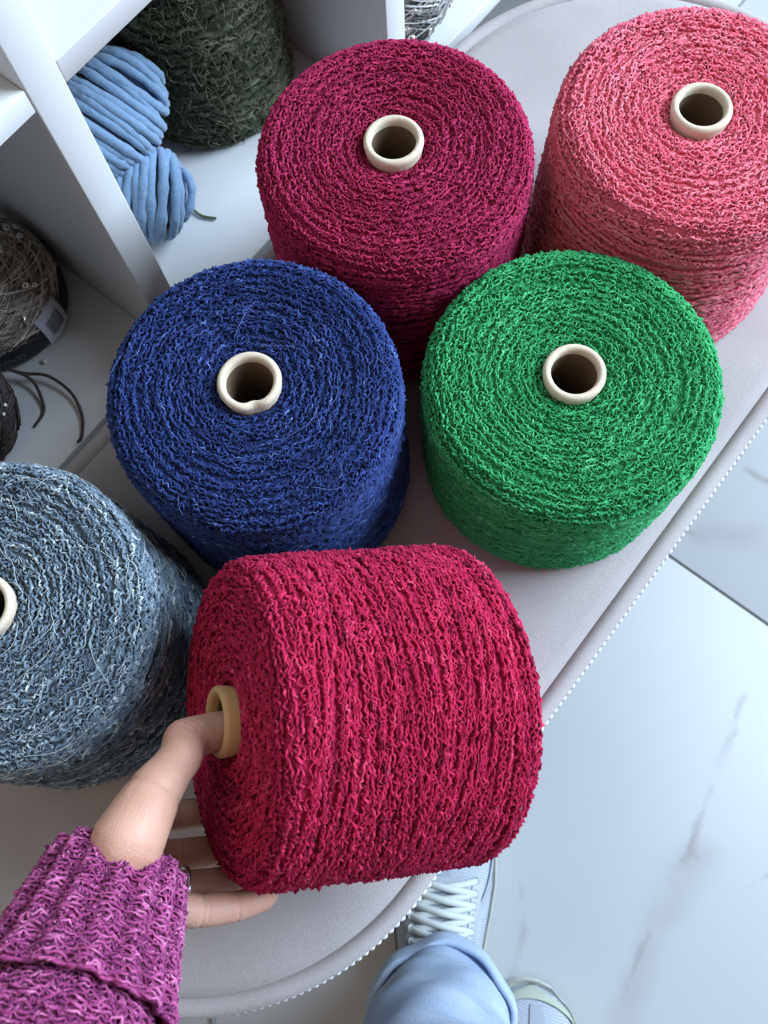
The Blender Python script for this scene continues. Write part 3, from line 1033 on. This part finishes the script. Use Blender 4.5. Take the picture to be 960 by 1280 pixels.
tp = [p for p, _ in thumb]
crease(tp[2] * .55 + tp[1] * .45, tp[2] - tp[1], .0009, .0011, .018, .25)
for q, dp in ((.0, .0006), (.25, .0005), (-.25, .0005)):
    crease(tp[5] + (tp[6] - tp[5]) * q, tp[6] - tp[4], dp, .0008)
for ch in (lit, rin, mid, ind):
    pp = [p for p, _ in ch]
    crease(pp[1], pp[2] - pp[0], .0008, .0009, .013); crease(pp[1] + (pp[2] - pp[1]) * .14, pp[2] - pp[0], .0005, .0008, .013)
    crease(pp[2], pp[3] - pp[1], .0006, .0008, .012)
hand_me.vertices.foreach_set('co', hv.astype(np.float32).ravel()); hand_me.update()
hand_me.transform(Matrix.Translation(Vector(-PB)))


def skin_mat():
    mt, nt, p = newmat('skin')
    L = nt.links; nd = nt.nodes.new
    tc = nd('ShaderNodeTexCoord')
    n1 = nd('ShaderNodeTexNoise'); n1.inputs['Scale'].default_value = 45; n1.inputs['Detail'].default_value = 5
    n2 = nd('ShaderNodeTexVoronoi'); n2.inputs['Scale'].default_value = 900
    for n in (n1, n2):
        L.new(tc.outputs['Object'], n.inputs['Vector'])
    cr = nd('ShaderNodeValToRGB')
    cr.color_ramp.elements[0].position = .3; cr.color_ramp.elements[0].color = lin(192, 142, 120)
    cr.color_ramp.elements[1].position = .7; cr.color_ramp.elements[1].color = lin(210, 164, 142)
    L.new(n1.outputs['Fac'], cr.inputs[0]); L.new(cr.outputs[0], p.inputs['Base Color'])
    b = nd('ShaderNodeBump'); b.inputs['Strength'].default_value = .35; b.inputs['Distance'].default_value = .0005
    L.new(n2.outputs['Distance'], b.inputs['Height']); L.new(b.outputs['Normal'], p.inputs['Normal'])
    p.inputs['Roughness'].default_value = .5
    p.inputs['Specular IOR Level'].default_value = .35
    p.inputs['Subsurface Weight'].default_value = .25
    p.inputs['Subsurface Radius'].default_value = (.006, .002, .001)
    p.inputs['Subsurface Scale'].default_value = .6
    return mt


body = obj('body', hand_me, skin_mat(), person, label='bare left hand gripping the yarn cone')
# finger ring on the ring finger
ra = rin[0][0] + (rin[1][0] - rin[0][0]) * .98; rd = rin[1][0] - rin[0][0]; rd /= np.linalg.norm(rd)
r1 = np.cross(rd, HT); r1 /= np.linalg.norm(r1); r2 = np.cross(rd, r1)
a = np.linspace(0, 2 * PI, 40, endpoint=False)
P = ra + np.outer(np.cos(a) * .0103, r1) + np.outer(np.sin(a) * .0103, r2) - PB
V, F = tube_vf(P, .0011, 8, closed=True, ref=rd)
obj('finger_ring', mesh_np('finger_ring', V, F), plain('polished_silver', lin(215, 215, 218), .15, metal=1.0), body, label='thin silver finger ring')

# sleeve with a turned-back ribbed cuff
M_SLV = yarn_mat('purple_chenille', [(.0, (98, 34, 82)), (.45, (148, 66, 124)), (.75, (176, 92, 152)), (1, (206, 134, 186))], .9, .4, gain=(1.15, .98, .9))


def sleeve_part(name, path, radf, seed, thick, ribs, pitch=.0021, amp=.0012, parent=None, dens=3e5):
    """knitted tube: courses of fuzzy strand round a path; ribs run along it"""
    rng = np.random.default_rng(seed); mb = MB()
    C_ = smooth_path(path, 60); T_ = np.gradient(C_, axis=0); T_ /= np.linalg.norm(T_, axis=1, keepdims=True)
    T0 = T_
    v = np.array([0, 0, 1.]); E1 = np.zeros_like(C_)
    for i in range(60):
        v = v - T_[i] * (v @ T_[i]); v /= np.linalg.norm(v); E1[i] = v
    E2 = np.cross(T_, E1)
    s = np.concatenate([[0], np.cumsum(np.linalg.norm(np.diff(C_, axis=0), axis=1))]); L = s[-1]

    def surf(q, th, off):
        it = lambda A: np.stack([np.interp(q, s, A[:, k]) for k in range(3)], 1)
        c, e1, e2 = it(C_), it(E1), it(E2)
        r = radf(q / L, th) + amp * np.cos(ribs * th) + off
        N = np.cos(th)[:, None] * e1 + np.sin(th)[:, None] * e2
        return c + r[:, None] * N, N
    # cloth under the pile: outer and inner skin joined at both rims
    k = 96; nq = 30
    th = np.linspace(0, 2 * PI, k, endpoint=False)
    rings = [surf(np.full(k, q), th, -.0010)[0] for q in np.linspace(0, L, nq)] + [surf(np.full(k, q), th, -thick)[0] for q in np.linspace(L, 0, nq)]
    mb.add(np.concatenate(rings), grid_faces(2 * nq, k, True, True), .2)
    step = .0016; Q = []; TH = []; q = 0.; t = 0.
    rmean = float(np.mean(radf(.5, th)))
    dth = step / rmean
    n = int(L / pitch * 2 * PI / dth)
    TH = np.arange(n) * dth; Q = TH / (2 * PI) * pitch
    P, N = surf(Q + rng.normal(0, .0003, n), TH, 0.0)
    att = .5 + .16 * np.cos(ribs * TH) + .22 * sm(rng.normal(0, 1, n), 1) * 1.6  # rib shading painted into the tint: paler crests, darker grooves
    strand(rng, mb, P, N, .0008, .0008, .0006, np.clip(att, 0, 1), smo=0)

    def pos(n_):
        q_ = rng.uniform(0, L, n_); t_ = rng.uniform(0, 2 * PI, n_)
        P_, N_ = surf(q_, t_, 0.0002)
        T_ = np.cross(N_, np.stack([np.interp(q_, s, T0[:, k]) for k in range(3)], 1)); T_ /= np.linalg.norm(T_, axis=1, keepdims=True)
        return P_, N_, T_
    curls(rng, mb, pos, int(L * 2 * PI * rmean * dens), (.0012, .0024), .00045, (.0004, .0013), 1.5, (.55, .28), 4)
    # rim strands
    for q0 in (0, L):
        thr = np.arange(0, 4 * PI, dth)
        P, N = surf(np.full(len(thr), q0), thr, -thick / 2 + .0005); strand(rng, mb, P, N, .0011, .0005, .0004, np.clip(.5 + .2 * rng.normal(0, 1, len(thr)), 0, 1))
    me = mb.mesh(name, True, True); me.transform(Matrix.Translation(Vector(-PB)))
    return obj(name, me, M_SLV, parent)


slv = sleeve_part('sweater_sleeve', [ax0 + sdir * .03, ax0 + sdir * .055, ax2, (ax2 + ax3) / 2, ax3],
                  lambda q, th: .0300 + .022 * np.clip((q - .22) * 1.4, 0, 1) ** .9 + 0 * th, 71, .004, 30, amp=.0004, parent=person, pitch=.0026, dens=2.2e5)
cuff = sleeve_part('sleeve_cuff', [ax0, ax0 + sdir * .022, ax0 + sdir * .044, ax0 + sdir * .065],
                   lambda q, th: .0318 + .0115 * q + .0025 * np.clip(q - .75, 0, 1) * 4 + .0012 * np.sin(2 * th + 1) + 0 * th, 72, .0035, 17, amp=.0016, parent=slv, dens=4.4e5)

# ------------------------------------------------------------------ jeans
def denim(name, c0, c1):
    mt, nt, p = newmat(name)
    L = nt.links; nd = nt.nodes.new
    tc = nd('ShaderNodeTexCoord'); mp = nd('ShaderNodeMapping'); mp.inputs['Scale'].default_value = (1500, 1500, 260)
    L.new(tc.outputs['Object'], mp.inputs['Vector'])
    n1 = nd('ShaderNodeTexNoise'); n1.inputs['Scale'].default_value = 1.0; n1.inputs['Detail'].default_value = 2
    L.new(mp.outputs[0], n1.inputs['Vector'])
    n2 = nd('ShaderNodeTexNoise'); n2.inputs['Scale'].default_value = 22; n2.inputs['Detail'].default_value = 4
    L.new(tc.outputs['Object'], n2.inputs['Vector'])
    ad = nd('ShaderNodeMath'); ad.operation = 'ADD'; L.new(n1.outputs['Fac'], ad.inputs[0]); L.new(n2.outputs['Fac'], ad.inputs[1])
    mr = nd('ShaderNodeMapRange'); mr.inputs['From Min'].default_value = .7; mr.inputs['From Max'].default_value = 1.3; L.new(ad.outputs[0], mr.inputs['Value'])
    mx = nd('ShaderNodeMix'); mx.data_type = 'RGBA'; mx.inputs[6].default_value = lin(*c0); mx.inputs[7].default_value = lin(*c1)
    L.new(mr.outputs[0], mx.inputs[0]); L.new(mx.outputs[2], p.inputs['Base Color'])
    b = nd('ShaderNodeBump'); b.inputs['Strength'].default_value = .5; b.inputs['Distance'].default_value = .0006
    L.new(n1.outputs['Fac'], b.inputs['Height']); L.new(b.outputs['Normal'], p.inputs['Normal'])
    p.inputs['Roughness'].default_value = .92; p.inputs['Specular IOR Level'].default_value = .15
    return mt


M_JEAN = denim('pale_blue_denim', (136, 158, 186), (182, 194, 212))
M_JEAN_D = denim('denim_inside', (150, 170, 196), (186, 198, 214))


def leg(path, rads, seed, name='jeans_leg'):
    rng = np.random.default_rng(seed)
    C_ = smooth_path(path, 70); R_ = np.interp(np.linspace(0, 1, 70), np.linspace(0, 1, len(rads)), rads)
    k = 72; th = np.linspace(0, 2 * PI, k, endpoint=False)
    V = np.zeros((70, k, 3))
    ph = rng.uniform(0, 6, 8)
    for i in range(70):
        w = .0022 * np.sin(3 * th + i * .21 + ph[0]) + .0016 * np.sin(5 * th - i * .33 + ph[1]) + .0014 * np.sin(2 * th + i * .55 + ph[2]) \
            + .0030 * math.exp(-i / 9) * np.sin(4 * th + i * .9 + ph[3]) + .0018 * math.exp(-i / 14) * np.sin(2 * th + i * 1.5 + ph[4])
        r = R_[i] + w
        V[i] = np.stack([C_[i, 0] + r * np.cos(th), C_[i, 1] + r * np.sin(th) * 1.03, np.full(k, C_[i, 2])], 1)
    inner = V.copy(); c = C_[:, None, :]; inner = c + (inner - c) * .955; inner[:, :, 2] = V[:, :, 2]
    VV = np.concatenate([V.reshape(-1, 3), inner[::-1].reshape(-1, 3)]) - PB
    return mesh_np(name, VV, grid_faces(140, k, True, True))


def cuff_ring(c, R, h, seed):
    rng = np.random.default_rng(seed); k = 80; th = np.linspace(0, 2 * PI, k, endpoint=False)
    prof = [(R - .003, h * .97), (R + .001, h), (R + .003, h * .93), (R + .0045, h * .5), (R + .003, h * .08), (R + .0005, 0), (R - .003, .002), (R - .003, h * .5)]
    V = []
    for r, z in prof:
        w = .0025 * np.sin(2 * th + .6) + .0018 * np.sin(5 * th + 1.2) + .001 * np.sin(9 * th)
        zz = .004 * np.sin(2 * th + 2.1) + .0025 * np.sin(3 * th)
        V.append(np.stack([c[0] + (r + w) * np.cos(th), c[1] + (r + w) * np.sin(th) * 1.03, c[2] + z + zz], 1))
    V = np.concatenate(V) - PB
    return mesh_np('jeans_cuff', V, grid_faces(len(prof), k, True, True))


la = un(549, 1272, .13)       # left ankle, inside the cuff
lx, ly = la[0], la[1]
jl_ = obj('jeans_leg', leg([(lx, ly, .125), (lx - .002, ly - .005, .22), (lx - .004, ly - .012, .34), (lx - .002, ly - .02, .46), (lx + .004, ly - .05, .62), (lx + .008, ly - .08, .78)],
                           [.0600, .0610, .0625, .066, .074, .084], 81), M_JEAN, person)
obj('jeans_cuff', cuff_ring((lx, ly, .100), .0625, .052, 82), M_JEAN_D, jl_)
rx_, ry_ = lx + .125, ly - .175
jr_ = obj('jeans_leg', leg([(rx_, ry_, .125), (rx_ + .002, ry_ + .0, .34), (rx_, ry_ + .01, .46), (rx_ - .01, ry_ + .04, .62), (rx_ - .01, ry_ + .08, .78)],
                           [.0600, .0625, .066, .074, .084], 83), M_JEAN, person)
obj('jeans_cuff', cuff_ring((rx_, ry_, .100), .0625, .052, 84), M_JEAN_D, jr_)

# ------------------------------------------------------------------ sneakers


def mesh_fabric():
    mt, nt, p = newmat('white_sport_mesh')
    L = nt.links; nd = nt.nodes.new
    tc = nd('ShaderNodeTexCoord')
    mp = nd('ShaderNodeMapping'); mp.inputs['Rotation'].default_value = (0, 0, .25)
    L.new(tc.outputs['Object'], mp.inputs['Vector'])
    br = nd('ShaderNodeTexBrick'); br.offset = 0.0; br.inputs['Scale'].default_value = 1.0
    br.inputs['Brick Width'].default_value = .0026; br.inputs['Row Height'].default_value = .0026; br.inputs['Mortar Size'].default_value = .0006
    br.inputs['Color1'].default_value = lin(190, 195, 203); br.inputs['Color2'].default_value = lin(180, 186, 196); br.inputs['Mortar'].default_value = lin(150, 157, 168)
    L.new(mp.outputs[0], br.inputs['Vector']); L.new(br.outputs['Color'], p.inputs['Base Color'])
    b = nd('ShaderNodeBump'); b.inputs['Strength'].default_value = .5; b.inputs['Distance'].default_value = .0006; b.invert = True
    L.new(br.outputs['Fac'], b.inputs['Height']); L.new(b.outputs['Normal'], p.inputs['Normal'])
    p.inputs['Roughness'].default_value = .7
    return mt


M_MESH = mesh_fabric()
M_OVER = plain('silver_grey_overlay', lin(150, 156, 166), .45, .1, 300)
M_RAND = plain('pale_sage_rand', lin(166, 172, 156), .5, .1, 300)
M_SOLE = plain('cream_foam_sole', lin(196, 196, 184), .6, .1, 200)
M_OUT = plain('dark_rubber_outsole', lin(62, 64, 62), .7)
M_LACE = plain('white_lace', lin(196, 202, 200), .85, .4, 900)
SL = .282
# stations from toe (s=0) to heel (s=1): half width, centre offset, top height
ST = np.array([0, .02, .06, .12, .20, .30, .40, .50, .60, .70, .80, .90, .96, 1.0])
HW = np.array([.004, .022, .036, .045, .0505, .0525, .0500, .0455, .0410, .0385, .0380, .0350, .026, .006])
OF = np.array([.006, .006, .005, .004, .002, .0, -.002, -.003, -.003, -.002, .0, .0, 0, 0])
HT_ = np.array([.030, .040, .048, .054, .059, .066, .077, .088, .096, .100, .102, .104, .100, .085])


def shoe(loc, rotz, mirror):
    root = bpy.data.objects.new('sneaker', None); COL.objects.link(root); root.parent = person
    root.empty_display_size = .02
    root.location = Vector(loc) - Vector(PB); root.rotation_euler = (0, 0, rotz)
    sg = -1 if mirror else 1
    s = np.concatenate([np.linspace(0, .12, 12), np.linspace(.14, .9, 34), np.linspace(.91, 1, 10)])
    f = lambda A: np.interp(s, ST, A)
    hw, of, ht = sm_end(f(HW)), f(OF), sm_end(f(HT_))
    yy = -s * SL

    def loft(z0f, z1f, wf, nseg=18):
        """arched upper from z0 to top"""
        V = []
        for i in range(len(s)):
            t = np.linspace(-1, 1, nseg)
            ca = np.sign(t) * np.abs(np.sin(t * PI / 2)) ** .8
            za = np.maximum(0, np.cos(t * PI / 2)) ** .55
            V.append(np.stack([sg * (of[i] + ca * hw[i] * wf), np.full(nseg, yy[i]), z0f + (ht[i] - z0f) * za * z1f], 1))
        return np.concatenate(V), nseg
    V, ns = loft(.020, 1.0, .965)
    up = grid_faces(len(s), ns)
    if mirror:
        up = up[:, ::-1]
    # the shoe opening: drop the top of the rear half
    ii = np.arange(len(s) - 1).repeat(ns - 1); jj = np.tile(np.arange(ns - 1), len(s) - 1)
    keep = ~((s[ii] > .56) & (s[ii] < .95) & (abs(jj - (ns - 2) / 2) < 3.2))
    upper = obj('upper', mesh_np('upper', V, up[keep]), M_MESH, root)
    # sole: extruded outline
    def slab(name, z0, z1, grow, mat, s0=0., s1=1.):
        q = np.linspace(s0, s1, 60); w = np.interp(q, s, hw) + grow; o_ = np.interp(q, s, of)
        y = -q * SL + grow * np.where(q < .02, 1, np.where(q > .98, -1, 0))
        R1 = np.stack([sg * (o_ + w), y], 1); L1 = np.stack([sg * (o_ - w), y], 1)[::-1]
        out = np.concatenate([R1, L1]); k = len(out)
        rings = [np.c_[out * [.96, .985], np.full(k, z0)], np.c_[out, np.full(k, z0 + .004)], np.c_[out, np.full(k, z1 - .003)], np.c_[out * [.97, .99], np.full(k, z1)]]
        V, F = loft_rings(rings, True, True)
        return obj(name, mesh_np(name, V, F), mat, root)
    slab('outsole', 0, .008, .0005, M_OUT)
    slab('midsole', .0075, .027, .0030, M_SOLE)
    # toe rand (mudguard) hugging the front of the upper
    def patch(name, s0, s1, t0, t1, mat, lift=.0016, n1=14, n2=14, fn=None):
        V = []
        for a_ in np.linspace(0, 1, n1):
            for b_ in np.linspace(0, 1, n2):
                q = s0 + (s1 - s0) * a_; t = t0 + (t1 - t0) * b_
                if fn:
                    q, t = fn(a_, b_)
                w = np.interp(q, s, hw); o_ = np.interp(q, s, of); h_ = np.interp(q, s, ht)
                x = np.sign(t) * abs(math.sin(t * PI / 2)) ** .8 * w * .965; z = .020 + (h_ - .020) * max(0, math.cos(t * PI / 2)) ** .55
                nrm = np.array([x * 1.2, (.06 if q < .1 else 0), .03 + z * .4]); nrm /= np.linalg.norm(nrm)
                p_ = np.array([sg * (o_ + x), -q * SL, z]); nrm[0] *= sg
                V.append(p_ + nrm * lift)
        V = np.array(V); g = grid_faces(n1, n2)
        if mirror:
            g = g[:, ::-1]
        V2 = V.copy(); V2[:, 2] -= lift
        mb = MB(); mb.add(V, g); mb.add(V2, g[:, ::-1])
        # rim
        idx = np.arange(n1 * n2).reshape(n1, n2)
        loop = np.concatenate([idx[0, :-1], idx[:-1, -1], idx[-1, :0:-1], idx[:0:-1, 0]])
        mb.add(np.concatenate([V[loop], V2[loop]]), np.stack([np.arange(len(loop)), (np.arange(len(loop)) + 1) % len(loop), (np.arange(len(loop)) + 1) % len(loop) + len(loop), np.arange(len(loop)) + len(loop)], 1))
        return obj(name, mb.mesh(name), mat, root)
    patch('toe_rand', 0, 0, 0, 0, M_RAND, .0022, 8, 40, fn=lambda a_, b_: (.004 + .035 * a_ + (.10 + .10 * a_ * 0) * (abs(b_ * 2 - 1) ** 2) , (b_ * 2 - 1) * .985))
    for sd in (-1, 1):
        patch('side_overlay', 0, 0, 0, 0, M_OVER, .0020, 20, 6, fn=lambda a_, b_: (.10 + .34 * a_, sd * (.93 - .62 * a_ ** 1.1 + .13 * b_ * (1 - .3 * a_))))
        patch('eyestay', 0, 0, 0, 0, M_OVER, .0028, 20, 5, fn=lambda a_, b_: (.28 + .28 * a_, sd * (.30 + .17 * b_)))
    patch('tongue', .27, .60, -.28, .28, M_MESH, .0035)
    patch('vamp_stripe', 0, 0, 0, 0, M_OVER, .0016, 14, 4, fn=lambda a_, b_: (.055 + .22 * a_, -.12 + .16 * b_))

    def top(q, t, lift):
        w = np.interp(q, s, hw); o_ = np.interp(q, s, of); h_ = np.interp(q, s, ht)
        x = np.sign(t) * abs(math.sin(t * PI / 2)) ** .8 * w * .965
        return np.array([sg * (o_ + x), -q * SL, .020 + (h_ - .020) * max(0, math.cos(t * PI / 2)) ** .55 + lift])
    for i in range(7):
        q = .28 + .040 * i
        for d in (-1, 1):
            P = smooth_path([top(q, -.40 * d, .002), top(q + .012, -.2 * d, .0060 + .001 * d), top(q + .024, 0, .0085 + .0022 * d), top(q + .036, .2 * d, .0060 + .001 * d), top(q + .046, .40 * d, .002)], 18)
            V, F = tube_vf(P, .0036, 8)
            obj('lace', mesh_np('lace', V, F), M_LACE, root)
    return root


def sm_end(A):
    return A


ft = un(562, 1108, .07)
shoe((ft[0] - .002, ft[1] + .085, 0), math.radians(-2), False)
ft2 = un(670, 1238, .03)
shoe((ft2[0] + .002, ft2[1] + .004, 0), math.radians(-6), True)
